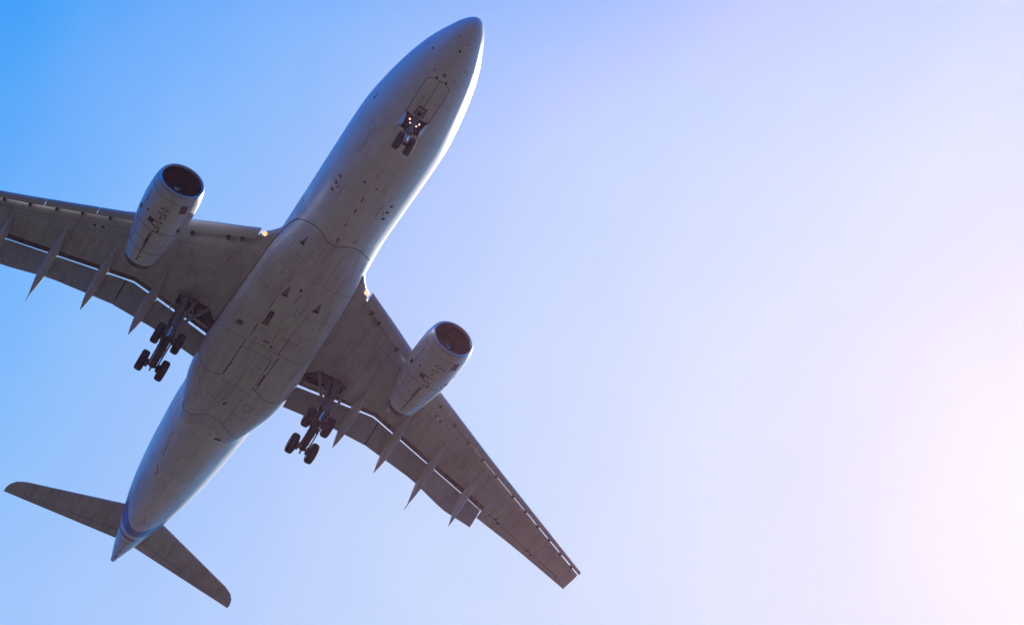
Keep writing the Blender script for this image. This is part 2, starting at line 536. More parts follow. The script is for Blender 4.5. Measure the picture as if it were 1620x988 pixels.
# static ports with their red stencils
for sg in (-1, 1):
    for s in (12.68, 13.21, 13.76):
        dot(s, sg*1.73, .085, 0, 1.25)
        ribbon(fm, [(s - .17, sg*1.86), (s + .17, sg*1.86)], .018, 2, L)
    ribbon(fm, [(12.66, sg*1.27), (13.76, sg*1.27)], .028, 2, L)
    ribbon(fm, [(13.25, sg*1.42), (13.42, sg*1.62)], .05, 2, L); ribbon(fm, [(13.05, sg*1.45), (13.2, sg*1.5)], .03, 2, L)
    ribbon(fm, [(12.5, sg*1.6), (14.0, sg*1.6)], .014, 2, L)
# drains, blanked ports, stains and rub marks along the keel
dot(11.75, -.41, .08, 0); dot(10.86, .02, .06, 3); dot(11.74, .38, .07, 1)
patch(fm, rect(12.89, .05, .42, .09), 3, L); patch(fm, rect(13.85, .07, .34, .10), 3, L)
patch(fm, rect(14.65, .02, .5, .07), 4, L); patch(fm, rect(15.1, .06, .3, .09), 3, L)
patch(fm, rect(16.35, .16, .3, .16), 1, L)
for q in range(3):
    ribbon(fm, [(15.86, .98 + q*.12), (16.2, 1.0 + q*.12)], .03, 1, L)
ribbon(fm, [(15.86, .95), (15.86, 1.25)], .025, 1, L)
for i in range(9):
    s = random.uniform(4.5, 16); y = random.gauss(0, .7)
    if abs(y) < 1.7 and not (6 < s < 7.5 and abs(y) < .9):
        patch(fm, rect(s, y, random.uniform(.1, .5), random.uniform(.015, .03)), 1, L)
# rear body
ribbon(fm, smooth_line([(38.06, -2.15), (38.25, -1.78), (38.6, -1.72), (40.78, -1.42), (40.62, -1.66)]), .028, 0, L)
ribbon(fm, [(38.75, -1.90), (40.4, -1.52)], .022, 1, L)
ribbon(fm, smooth_line([(42.05, -1.40), (42.8, -1.15), (43.2, -1.16), (43.25, -1.28)]), .05, 0, L)
ribbon(fm, [(43.4 + .28*math.cos(t), -.5 + .24*math.sin(t)) for t in np.linspace(0, 2*math.pi, 15)], .022, 1, L)
dot(48.57, .01, .07); patch(fm, rect(49.32, .18, .3, .06), 0, L); dot(49.0, .12, .04)
patch(fm, rect(36.4, 1.0, .26, .42), 0, L); patch(fm, rect(36.4, 1.0, .16, .28), 1, L)
ribbon(fm, [(35.9, .78), (36.3, .88)], .02, 4, L)
ribbon(fm, [(36.6 + .2*math.cos(t), -.7 + .2*math.sin(t)) for t in np.linspace(0, 2*math.pi, 15)], .022, 1, L)
ribbon(fm, [(36.0, .2), (36.2, .42), (36.15, .55)], .03, 0, L)
for i in range(16):
    dot(36.8 + random.random()*4.5, .2 + random.uniform(-.25, .25), random.uniform(.015, .03), 4)
for i in range(8):
    s = random.uniform(37, 48); y = random.gauss(0, .6)
    if abs(y) < fus(s)[0]*.6:
        patch(fm, rect(s, y, random.uniform(.1, .6), random.uniform(.015, .03)), 1, L)
# pale hatch and lines under the tail cone
patch(fm, [(53.05, -.16), (53.42, -.47), (53.8, -.4), (53.5, -.12)], 4, L)
ribbon(fm, [(53.5, -.12), (53.8, -.40)], .06, 0, L); ribbon(fm, [(53.2, .05), (54.9, -.02), (56.3, .0)], .03, 1, L)
ribbon(fm, [(53.9, .45), (55.4, .32)], .02, 1, L); patch(fm, rect(55.2, .33, .3, .05), 0, L)
dot(56.4, .02, .1, 3, 1.5)

# tail markings in the fuselage paint
nt = bnt
sepx = N(nt, "ShaderNodeSeparateXYZ"); nt.links.new(btc, sepx.inputs[0])
st_ = math_node(nt, 'SUBTRACT', S0, sepx.outputs[0])            # station
hz_ = math_node(nt, 'ADD', sepx.outputs[2], Z0)                 # height from datum
y2_ = math_node(nt, 'MULTIPLY', sepx.outputs[1], sepx.outputs[1])
ub_ = math_node(nt, 'ADD', st_, math_node(nt, 'MULTIPLY', y2_, .92))      # front edge of the blue band
uw_ = math_node(nt, 'ADD', st_, math_node(nt, 'MULTIPLY', y2_, .32))      # its rear edge
def band(a, lo, b, hi):
    return math_node(nt, 'MULTIPLY', math_node(nt, 'GREATER_THAN', a, lo), math_node(nt, 'LESS_THAN', b, hi))
blue = band(ub_, 50.97, uw_, 51.95)
white = band(uw_, 51.95, st_, 52.48)
navy = math_node(nt, 'MULTIPLY', band(st_, 52.48, st_, 52.78), math_node(nt, 'LESS_THAN', sepx.outputs[1], .45))
c1 = mix_col(nt, blue, bcol, (.0, .13, .50))
c1 = mix_col(nt, white, c1, (.80, .80, .82))
c1 = mix_col(nt, navy, c1, (.012, .03, .14))
nt.links.new(c1, bb.inputs["Base Color"])

# --- belly fairing
bf = MB()
rings = []
for s in np.linspace(16.2, 36.6, 62):
    w, zb, zt = fair(s); n = 88; r = []
    for k in range(n):
        t = 2*math.pi*k/n
        r.append((s, w*sgn_pow(math.sin(t), 2/bn(s)), (zb+zt)/2 - (zt-zb)/2*sgn_pow(math.cos(t), 2/bn(s))))
    rings.append(r)
bf.loft(rings)
# seams
front = smooth_line([(18.7, -2.80), (18.07, -2.66), (17.44, -2.41), (16.95, -2.01), (16.65, -1.55), (16.56, -1.14), (16.62, -.75), (16.83, -.36), (16.9, .14), (16.75, .56), (16.55, .88), (16.51, 1.26), (16.69, 1.73), (17.25, 2.33), (17.6, 2.6)])
rear = smooth_line([(34.9, -2.3), (35.3, -2.15), (35.49, -1.9), (35.42, -1.5), (34.9, -1.0), (34.47, -.6), (34.33, .06), (34.45, .5), (34.82, 1.03), (35.4, 1.73), (35.44, 2.08)])
ribbon(bf, front, .045, 1, L, .014)
ribbon(bf, rear, .04, 1, L, .014)
def bl(pts, w, m, off=.014): ribbon(bf, pts, w, m, L, off)
def bp_(poly, m, off=.014): patch(bf, poly, m, L, off)
SE, FA, ST, PA, RE = 1, 2, 3, 4, 5
# main gear doors: long edges, curved rear edges, front edge
bl([(26.5, -1.18), (29.6, -1.17)], .055, SE); bl([(28.9, -1.16), (30.15, -1.20)], .085, SE)
bl(smooth_line([(30.15, -1.2), (30.5, -1.6), (30.62, -2.1), (30.55, -2.64), (30.3, -2.95)]), .035, SE)
bl([(26.5, 1.2), (30.1, 1.15)], .05, SE); bl([(27.1, .90), (30.05, .92)], .03, SE); bl([(30.05, .90), (30.07, 1.17)], .05, SE)
bl([(28.4, 1.08), (29.6, 1.06)], .10, ST)
bl(smooth_line([(30.1, 1.25), (30.4, 1.7), (30.58, 2.2), (30.5, 2.76), (30.3, 2.95)]), .035, SE)
bl(smooth_line([(26.9, -2.9), (26.79, -2.46), (26.47, -1.2), (26.27, -.12), (26.3, 1.12), (26.44, 2.48), (26.5, 2.9)]), .03, ST)
bl([(27.2, -1.12), (27.07, 0), (27.06, .83), (27.2, 1.13)], .03, SE)
bl([(30.62, -1.0), (30.6, 0), (30.6, 1.0)], .035, FA); bl([(28.7, -1.1), (28.68, .88)], .022, FA)
bl([(27.2, -.15), (30.55, -.12)], .02, FA)
# rear of the fairing
bl([(30.4, -.72), (34.32, -.67)], .03, FA); bl([(30.78, .72), (34.4, .70)], .03, FA)
bl([(31.61, 1.16), (31.64, 1.61), (32.23, 1.65), (32.27, 1.19), (31.61, 1.16)], .03, SE)
bp_(rect(32.5, -.03, .42, .10, -8), SE); bp_(rect(32.35, .06, .12, .12), SE)
bl([(33.3, -2.3), (33.0, 0), (33.3, 2.3)], .02, FA); bl([(31.0, -2.7), (33.2, -1.5)], .018, FA)
# intakes ahead of the gear bay: three sunk triangles with a dark lip
for tri, lip in (([(20.99, -.70), (21.93, -.90), (21.89, -.49)], .09), ([(21.06, 1.48), (21.93, 1.28), (21.89, 1.70)], .16), ([(17.5, -1.40), (18.12, -1.60), (18.14, -1.35)], .16)):
    bp_(tri, FA); a_, b_, c_ = [np.array(q) for q in tri]
    bp_([tuple(b_), tuple(c_), tuple(c_ + (a_-c_)*lip*1.6), tuple(b_ + (a_-b_)*lip*1.6)], SE, .02)
    bl([tuple(a_), tuple(b_)], .018, SE, .018); bl([tuple(a_), tuple(c_)], .018, SE, .018)
bl([(25.92, -2.35), (25.78, -1.84)], .045, SE); bl([(25.45, -2.2), (25.4, -1.85), (25.78, -1.84)], .025, FA)
bp_([(25.46, -2.2), (25.42, -1.87), (25.74, -1.87), (25.86, -2.3)], ST)
# pack bay outlets, grilles and doors
bp_([(23.42, -.88), (23.38, -.60), (24.03, -.54), (24.15, -.90)], SE); bp_([(24.16, -.90), (24.04, -.54), (24.62, -.5), (24.75, -.94)], ST)
bl([(23.45, -.74), (24.1, -.72)], .035, FA, .02)
bl([(24.91, -.86), (24.93, -.60), (25.27, -.60), (25.29, -.91), (24.91, -.86)], .025, SE)
bp_([(25.2, -.31), (25.2, .06), (25.79, .18), (25.8, -.27)], PA); bp_([(25.80, -.27), (25.79, .18), (25.86, .19), (25.87, -.27)], SE, .018)
bl([(25.93, -.21), (25.91, .11)], .04, RE); bp_(rect(26.02, .42, .14, .14), SE); bp_(rect(20.87, 0, .16, .15), SE); bl([(20.9, -.08), (21.1, .1)], .06, ST)
bl([(21.31, -1.03), (26.29, -1.07)], .03, ST); bl([(22.6, -1.03), (23.3, -1.04)], .05, SE); bl([(24.9, -1.06), (26.0, -1.07)], .045, SE)
bl([(21.14, .14), (21.99, .08)], .03, ST); bl([(22.29, .47), (22.89, .49)], .035, SE); bl([(22.9, .2), (22.92, .55), (22.86, .8)], .025, SE)
bl([(22.43, 1.19), (24.55, 1.06)], .028, ST); bl([(24.55, 1.06), (26.35, 1.06)], .05, SE)
bl([(24.92, .62), (24.9, 1.2), (24.89, 1.74)], .03, SE); bl([(25.04, 1.17), (25.03, 1.53), (25.35, 1.55), (25.36, 1.18), (25.04, 1.17)], .025, SE)
bp_(rect(25.2, 1.36, .1, .1), SE); bl([(25.1, .75), (25.1, 1.05)], .06, ST)
bl([(21.3, .85), (21.75, .85), (21.75, 1.15), (21.3, 1.15), (21.3, .85)], .02, FA); bl([(22.2, .75), (22.6, .74)], .05, FA)
bl([(24.3, -.3), (24.32, .5), (24.4, .9)], .022, FA); bl([(23.5, .0), (24.2, .02)], .02, FA); bl([(25.0, .3), (26.2, .35)], .025, FA)
bl(smooth_line([(20.2, -2.9), (20.04, -2.09), (19.9, -.6), (19.91, .86), (19.98, 2.2), (20.1, 2.9)]), .022, FA)
bl([(21.9, -2.9), (22.1, -1.05)], .02, FA); bl([(22.6, 1.15), (22.4, 2.9)], .02, FA); bl([(24.5, -2.95), (24.6, -1.1)], .02, FA); bl([(24.2, 1.1), (24.1, 2.9)], .02, FA)
bl([(17.3, -.2), (19.9, -.25)], .02, FA); bl([(17.6, 1.0), (19.9, 1.05)], .02, FA); bl([(18.2, -1.9), (19.95, -2.0)], .02, FA)
for i in range(34):
    s = random.uniform(18, 34); y = random.gauss(0, 1.0)
    if abs(y) < 2.2:
        bp_(rect(s, y, random.uniform(.06, .55), random.uniform(.015, .05), random.choice((0, 0, 0, 90))), random.choice((FA, FA, FA, FA, ST)))
for i in range(9):
    s = random.uniform(20.5, 33); y = random.gauss(0, .9); w_ = random.uniform(.12, .3); l_ = random.uniform(.2, .5)
    if abs(y) < 2:
        bl([(s, y), (s + l_, y), (s + l_, y + w_), (s, y + w_), (s, y)], .018, FA)
bf_obj = bf.build("belly_fairing", [M_FAIR, M_SEAM, M_FAINT, M_STAIN, M_PATCH, M_RED], plane, angle=50)

# --- wings ---------------------------------------------------------
GY = [2.2, 2.8, 5, 9, 17, 30]
GZ = [-1.95, -1.9, -1.6, -.8, .2, 2.2]
def gw(y): return lerp(y, GY, GZ)
def thick(y): return lerp(y, [2.2, 4, 9, 17, 28.8], [1.5, 1.35, .95, .62, .30])
SLE_Y = [3.86, 6, 8.04, 11.55, 18.21, 28.88]; SLE_S = [19.51, 20.98, 22.5, 24.95, 29.01, 35.42]
STE_Y = [3.99, 7.76, 12.1, 16.65, 28.2]; STE_S = [20.40, 23.20, 25.85, 28.58, 35.28]
def slat_le(y): return lerp(y, SLE_Y, SLE_S) if y <= 28.88 else 35.42 + (y-28.88)*.62
def slat_te(y):
    if y < 3.99: return 20.40 - (3.99-y)*.75
    return lerp(y, STE_Y, STE_S) if y < 28.2 else 35.28 + (y-28.2)*.58
def fix_le(y):
    if y <= 3.9:
        return lerp(y, [2.2, 2.6, 2.75, 3.0, 3.35, 3.6, 3.9], [17.2, 17.95, 18.5, 19.05, 19.55, 19.85, 20.5])
    return slat_te(y) + lerp(y, [3.9, 12, 17, 29], [.12, .12, .19, .17])
GAP_Y = [2.2, 3.14, 5.29, 8.95, 13.95, 17.38, 19.2, 19.8]; GAP_S = [29.6, 29.5, 29.38, 29.48, 31.36, 32.65, 33.42, 33.66]
def gap(y): return lerp(y, GAP_Y, GAP_S)
def full_te(y): return lerp(y, [19.5, 19.83, 23.43, 28.7, 28.9], [34.21, 34.33, 35.57, 37.64, 37.70])

def tshape(x):
    x = min(1., max(0., x))
    return (0.2969*math.sqrt(x) - .126*x - .3516*x*x + .2843*x**3 - .1036*x**4)/.1

def wing_z(s, y, upper):
    le = fix_le(y)
    c = 1.1*(gap(y)-le) if y < 19.5 else (full_te(y)-le)
    x = (s-le)/c; T = thick(y); sh = tshape(x)
    if y < 19.5: cam = .35*T*x**3
    else: cam = .30*T*x**3
    z = gw(y) + .32*T - cam
    return z + .68*T*sh if upper else z - .32*T*sh

def wing_low(s, y): return wing_z(s, abs(y), False)

COVE = .55
def rib_in(y):
    le = fix_le(y); g = gap(y) - .05; lip = g - COVE; r = []
    xs = [0, .004, .015, .035, .07, .12, .2, .3, .42, .55, .68, .8, .9, 1]
    for x in reversed(xs):
        s = le + (g-le)*x; r.append((s, y, wing_z(s, y, True)))
    for x in xs[1:]:
        s = le + (lip-le)*x; r.append((s, y, wing_z(s, y, False)))
    zl = wing_z(lip, y, False)
    r.append((lip, y, max(zl + .05, wing_z(lip, y, True) - .07)))
    r.append((g - .02, y, wing_z(g, y, True) - .035))
    return r

def rib_out(y):
    le = fix_le(y); te = full_te(y); r = []
    xs = [0, .004, .015, .035, .07, .12, .2, .3, .42, .55, .68, .8, .9, .998]
    for x in reversed(xs):
        s = le + (te-le)*x; r.append((s, y, wing_z(s, y, True)))
    for x in xs[1:]:
        s = le + (te-le)*x; r.append((s, y, wing_z(s, y, False) - (.012 if x > .99 else 0)))
    return r

# flaps: leading edge and trailing edge lines (s, z) along y
FI_Y = [3.28, 6.5, 9.36]; FI_TE = [30.62, 30.66, 31.10]; FI_ZT = [-2.80, -2.26, -1.72]
FO_Y = [9.46, 13.55, 16.88, 19.34]; FO_TE = [31.15, 32.40, 33.95, 34.52]; FO_ZT = [-1.66, -1.05, -.62, -.24]

def flap_ring(y, te, zte, tip=False):
    ls = gap(y) - .085; lz = gw(y) + .02
    a = np.array([ls, lz]); b = np.array([te, zte]); d = b-a; c = np.linalg.norm(d); d = d/c; nn = np.array([d[1], -d[0]])
    if nn[1] < 0: nn = -nn
    T = .15*c + .04; r = []
    xs = [0, .01, .04, .1, .2, .35, .55, .78, 1]
    for x in reversed(xs):
        q = a + d*c*x + nn*(.75*T*tshape(x*.98)); r.append((q[0], y, q[1]))
    for x in xs[1:]:
        q = a + d*c*x - nn*(.22*T*tshape(x*.98) + (.004 if x == 1 else 0)); r.append((q[0], y, q[1]))
    return r

FTF = [(7.42, 26.75, 31.78, 7.58, -2.72, .36), (10.92, 27.1, 32.54, 10.99, -2.12, .34), (14.2, 28.15, 33.75, 14.27, -2.05, .32), (17.6, 29.95, 33.94, 17.6, -1.72, .29)]
SLAT_TRACK_Y = [4.55, 5.3, 7.3, 12.1, 13.75, 15.3, 16.9, 18.5, 20.5, 22.05, 23.57, 25.0, 26.48, 27.9]
SLATS = [(3.92, 8.75), (9.95, 13.0), (13.03, 16.1), (16.13, 19.4), (19.43, 22.6), (22.63, 25.8), (25.83, 28.86)]

ENG = dict(y=9.35, z=-3.05, s=18.2)

def build_wing(sg):
    w = MB()
    ys_in = [2.2, 2.45, 2.6, 2.75, 2.9, 3.1, 3.35, 3.6, 3.9, 4.6, 5.29, 6.2, 7.1, 8, 8.95, 10, 11.2, 12.4, 13.95, 15.2, 16.3, 17.38, 18.3, 19.2, 19.5]
    w.loft([rib_in(y) for y in ys_in])
    w.loft([rib_out(y) for y in [19.503, 20.2, 21.3, 22.5, 24, 25.5, 27, 28, 28.5, 28.75]])
    # rounded tip fillet
    wing = w.build("wing", [M_WING], plane, sg, angle=35)
    cb = MB()
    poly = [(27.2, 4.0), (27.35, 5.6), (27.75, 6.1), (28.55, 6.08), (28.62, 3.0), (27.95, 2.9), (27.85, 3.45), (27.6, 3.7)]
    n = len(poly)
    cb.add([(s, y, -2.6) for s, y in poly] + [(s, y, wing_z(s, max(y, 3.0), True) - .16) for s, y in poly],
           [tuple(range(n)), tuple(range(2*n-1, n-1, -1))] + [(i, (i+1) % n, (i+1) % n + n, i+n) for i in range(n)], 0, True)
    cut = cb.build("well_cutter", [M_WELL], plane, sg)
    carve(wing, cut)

    # markings and panel lines on the underside
    k = MB()
    Lw = lambda s, y: wing_low(s, y)
    def span_line(frac, y0, y1, wd, mat):
        pts = []
        for y in np.linspace(y0, y1, 24):
            le = fix_le(y); te = gap(y) - .7 if y < 19.5 else full_te(y); pts.append((le + (te-le)*frac, y))
        ribbon(k, pts, wd, mat, Lw, .008)
    span_line(.16, 4.2, 28.4, .025, 1)
    span_line(.30, 10, 28.0, .018, 1)
    for yy in (4.9, 6.4, 11.8, 13.0, 15.4, 16.6, 19.0, 21.6, 24.3, 26.4):
        le = fix_le(yy); te = gap(yy)-.75 if yy < 19.5 else full_te(yy)-1.1
        ribbon(k, [(le+.25, yy), (te, yy)], .016, 1, Lw, .008)
    # oval fuel-tank access covers
    for i in range(13):
        yy = 11.2 + i*1.28; le = fix_le(yy); te = gap(yy) if yy < 19.5 else full_te(yy)-1
        ov = [(le + (te-le)*.42 + .15*math.cos(t), yy + .24*math.sin(t)) for t in np.linspace(0, 2*math.pi, 17)]
        ribbon(k, ov, .026, 1, Lw, .008)
    for yy, ss in ((5.2, 24.6), (6.2, 25.4), (7.2, 25.0), (6.6, 24.2)):
        ribbon(k, [(ss + .2*math.cos(t), yy + .3*math.sin(t)) for t in np.linspace(0, 2*math.pi, 17)], .028, 1, Lw, .008)
    # stencil placard outboard of the engine
    patch(k, [(26.62, 12.1), (27.2, 13.15), (27.5, 13.05), (26.92, 12.0)], 2, Lw, .008)
    for t0, t1 in ((.12, .34), (.62, .8)):
        for u in (.3, .5, .7):
            a = (26.62 + .58*t0 + .3*u, 12.1 + 1.05*t0 - .1*u); b = (26.62 + .58*t1 + .3*u, 12.1 + 1.05*t1 - .1*u)
            ribbon(k, [a, b], .05, 0, Lw, .014)
    # aileron hinge line and its actuator gaps
    hl = [(33.40, 20.02), (33.72, 20.72), (35.40, 24.45), (36.72, 27.6), (37.18, 27.72)]
    ribbon(k, [(33.9, 19.95), (33.40, 20.25)], .05, 0, Lw, .008)
    ribbon(k, [hl[0], hl[1], hl[2], hl[3]], .05, 0, Lw, .008)
    ribbon(k, [hl[3], hl[4]], .035, 0, Lw, .008)
    for s_, y_ in ((33.62, 20.7), (33.9, 21.05), (35.35, 24.3), (35.6, 24.75)):
        patch(k, rect(s_, y_, .22, .26, 60), 0, Lw, .012)
    for i in range(16):
        y_ = 21 + 7*random.random(); le = fix_le(y_)
        patch(k, rect(le + .9 + .9*random.random(), y_, .07, .07), 0, Lw, .01)
    cvr = []
    for y in [3.0, 3.6, 4.6, 5.29, 6.2, 7.1, 8, 8.95, 10, 11.2, 12.4, 13.95, 15.2, 16.3, 17.38, 18.3, 19.2, 19.49]:
        r = rib_in(y)[-3:]
        cvr.append([(r[0][0] + .006, y, r[0][2] + .004), (r[1][0] + .006, y, r[1][2] - .006), (r[2][0], y, r[2][2] - .006)])
    k.loft(cvr, 3, False, False, closed=False)
    # links and brackets inside the cove
    for y in (4.2, 6.5, 8.2, 9.9, 12.6, 13.2, 15.6, 16.6, 18.7, 19.3):
        g_ = gap(y) - .05
        k.box((g_ - .36, y, gw(y) + .04), (.34, .05, .10), 0)
    inlay(wing, k, [M_SEAM, M_FAINT, M_PATCH, M_COVE], sg)
    rs = MB(); pts = []
    for s_ in np.linspace(18.5, 29.3, 40):
        y_ = 3.0
        for _ in range(12):
            z_ = wing_low(s_, max(y_, 2.25)); w_, zb_, zt_ = fair(s_)
            q_ = min(1., abs((z_ - (zb_+zt_)/2)/((zt_-zb_)/2))); n_ = bn(s_)
            y_ = w_*(1 - q_**n_)**(1/n_)
        if s_ > 18.7: pts.append((s_, y_ + .01, z_ - .005))
    rs.tube(pts, .03, 6)
    rs.build("root_seal", [M_SEAM], wing, sg)

    # slats
    for a, b in SLATS:
        sm = MB(); rings = []
        for y in np.linspace(a, b, 7):
            c = slat_te(y) - slat_le(y); le = slat_le(y); g = gw(y) + .02
            prof = [(1.0, .0), (.8, -.045), (.55, -.06), (.3, -.03), (.12, .06), (.02, .19), (.0, .30), (.05, .43), (.18, .58), (.42, .75), (.75, .92), (1.15, 1.04),
                    (1.1, .98), (.72, .80), (.48, .58), (.40, .36), (.5, .16), (.75, .07)]
            k_ = min(1., .62/ max(c, .3)) if y < 9.5 else 1.
            rings.append([(le + u*c, y, g + v*c*k_) for u, v in prof])
        sm.loft(rings)
        sm.build("slat", [M_SLAT], wing, sg, angle=32)
    for y in SLAT_TRACK_Y:
        t = MB(); s = slat_te(y); g = gw(y)
        big = 1.0 if y < 9 else .75
        dy = .045*big
        poly = [(s - .12, y, g + .02), (s + .10, y, g - .05*big), (s + .42*big, y, g + .05), (s + .55*big, y, g + .3), (s - .1, y, g + .32)]
        t.plate(poly, 2*dy, (0, 1, 0))
        t.box((s + .12*big, y + .09*big, g + .06), (.3*big, .16*big, .10))
        t.build("slat_track", [M_DARK], wing, sg)

    # flaps, with the gap between inner and outer panel at the kink
    for Y, TE, ZT in ((FI_Y, FI_TE, FI_ZT), (FO_Y, FO_TE, FO_ZT)):
        fl = MB()
        fl.loft([flap_ring(y, lerp(y, Y, TE), lerp(y, Y, ZT)) for y in np.linspace(Y[0], Y[-1], 14)])
        fl.build("flap", [M_CTRL], wing, sg, angle=32)
    se = MB()
    se.loft([flap_ring(9.363, 31.08, -1.70), flap_ring(9.457, 31.12, -1.67)])
    se.build("flap_seal", [M_SEAM], wing, sg)
    be = MB()
    be.plate([(28.67, 3.1, wing_low(28.67, 3.1) - .006), (28.86, 3.1, wing_low(28.86, 3.1) - .006), (28.86, 6.0, wing_low(28.86, 6.0) - .006), (28.67, 6.0, wing_low(28.67, 6.0) - .006)], .01, (0, 0, 1))
    be.build("bay_beam", [M_BEAM], wing, sg)
    # flap track fairings
    for y0, s0, s1, y1, z1, hw in FTF:
        t = MB(); rings = []; n = 20
        zf = wing_low(s0, y0)
        gs = gap(y0)
        for u in [0, .02, .06, .12, .2, .3, .4, .5, .58, .66, .74, .82, .89, .95, .985, 1]:
            s = s0 + (s1-s0)*u; y = y0 + (y1-y0)*u
            sm_ = min(s, gs - .45)
            ztop = wing_low(sm_, y0) + .05
            # spine keeps to the wing, then bends down with the flap
            if u < .58: bend = 0
            else: bend = ((u-.58)/.42)**1.25
            ztop = ztop*(1-bend) + z1*bend
            width = hw*pow(max(0., math.sin(math.pi*min(1, (u*.86+.0)**.92))), .75) if u > 0 else .01
            width = hw*(pchip([0, .1, .3, .52, .68, .85, 1], [.03, .24, .62, .96, .98, .62, .04], u))
            depth = 2.1*hw*(pchip([0, .1, .3, .52, .68, .85, 1], [.02, .28, .72, 1.10, 1.05, .62, .04], u))
            r = []
            for q in range(n):
                a = 2*math.pi*q/n
                cx = sgn_pow(math.sin(a), .9); cz = math.cos(a)
                zz = ztop - depth*.5 + depth*.5*cz if u > .58 else ztop - depth*(.5-.5*cz)
                r.append((s, y + width*cx, zz))
            rings.append(r)
        t.loft(rings)
        if abs(y0 - 14.2) < .1:
            t.tube([(s1 - .05, y1, z1 - .03), (s1 + .42, y1, z1 - .12)], [.04, .02], 8)
        t.build("flap_track_fairing", [M_POD], wing, sg, angle=45)
    # winglet
    wl = MB(); rings = []
    for u, (so_, yo, zo, c) in enumerate([(0, 0, 0, 1.93), (.35, .16, .22, 1.55), (.8, .36, .75, 1.2), (1.35, .56, 1.35, .82), (1.62, .64, 1.62, .5)]):
        le = 35.72 + so_; yy = 28.75 + yo; zz = wing_z(36.4, 28.75, False) + .1 + zo
        rr = []
        for x in (0, .05, .2, .5, 1): rr.append((le + c*x, yy - .06*tshape(x)*c*.4, zz + .02))
        for x in (.5, .2, .05): rr.append((le + c*x, yy + .06*tshape(x)*c*.4 + .01, zz))
        rings.append(rr)
    wl.loft(rings)
    wl.build("winglet", [M_SLAT], wing, sg)
    # landing light in the root fillet
    ll = MB()
    ll.box((19.86, 3.62, wing_z(19.95, 3.62, False) - .02), (.34, .22, .12), 0, (Vector((.7, .55, .3)).normalized(), Vector((-.6, .8, 0)).normalized(), Vector((-.25, -.2, .94)).normalized()))
    ll.box((19.93, 3.55, wing_z(19.95, 3.62, False) - .085), (.09, .09, .05), 1)
    ll.build("landing_light", [M_LAMPO, M_LAMPW], wing, sg)
    return wing

# --- engines -------------------------------------------------------
NK = [0, .05, .18, .5, 1.2, 2.0, 3.0, 4.0, 5.0, 6.0, 6.6]
NR = [1.30, 1.36, 1.42, 1.49, 1.555, 1.57, 1.53, 1.43, 1.28, 1.10, .985]
def nac_r(x): return float(pchip(NK, NR, x))
def nac_pt(x, th, off=.0):
    r = nac_r(x) + off
    return (ENG['s'] + x, ENG['y'] + r*math.sin(th), ENG['z'] - r*math.cos(th) - .012*x)

def nac_patch(mb, x0, x1, t0, t1, mat, off=.012):
    nx = max(1, int((x1-x0)/.3)); ntt = max(2, int(abs(t1-t0)/.12))
    v = []; f = []
    for i in range(nx+1):
        for j in range(ntt+1):
            v.append(nac_pt(x0 + (x1-x0)*i/nx, t0 + (t1-t0)*j/ntt, off))
    for i in range(nx):
        for j in range(ntt):
            a = i*(ntt+1)+j; f.append((a, a+1, a+ntt+2, a+ntt+1))
    mb.add(v, f, mat)

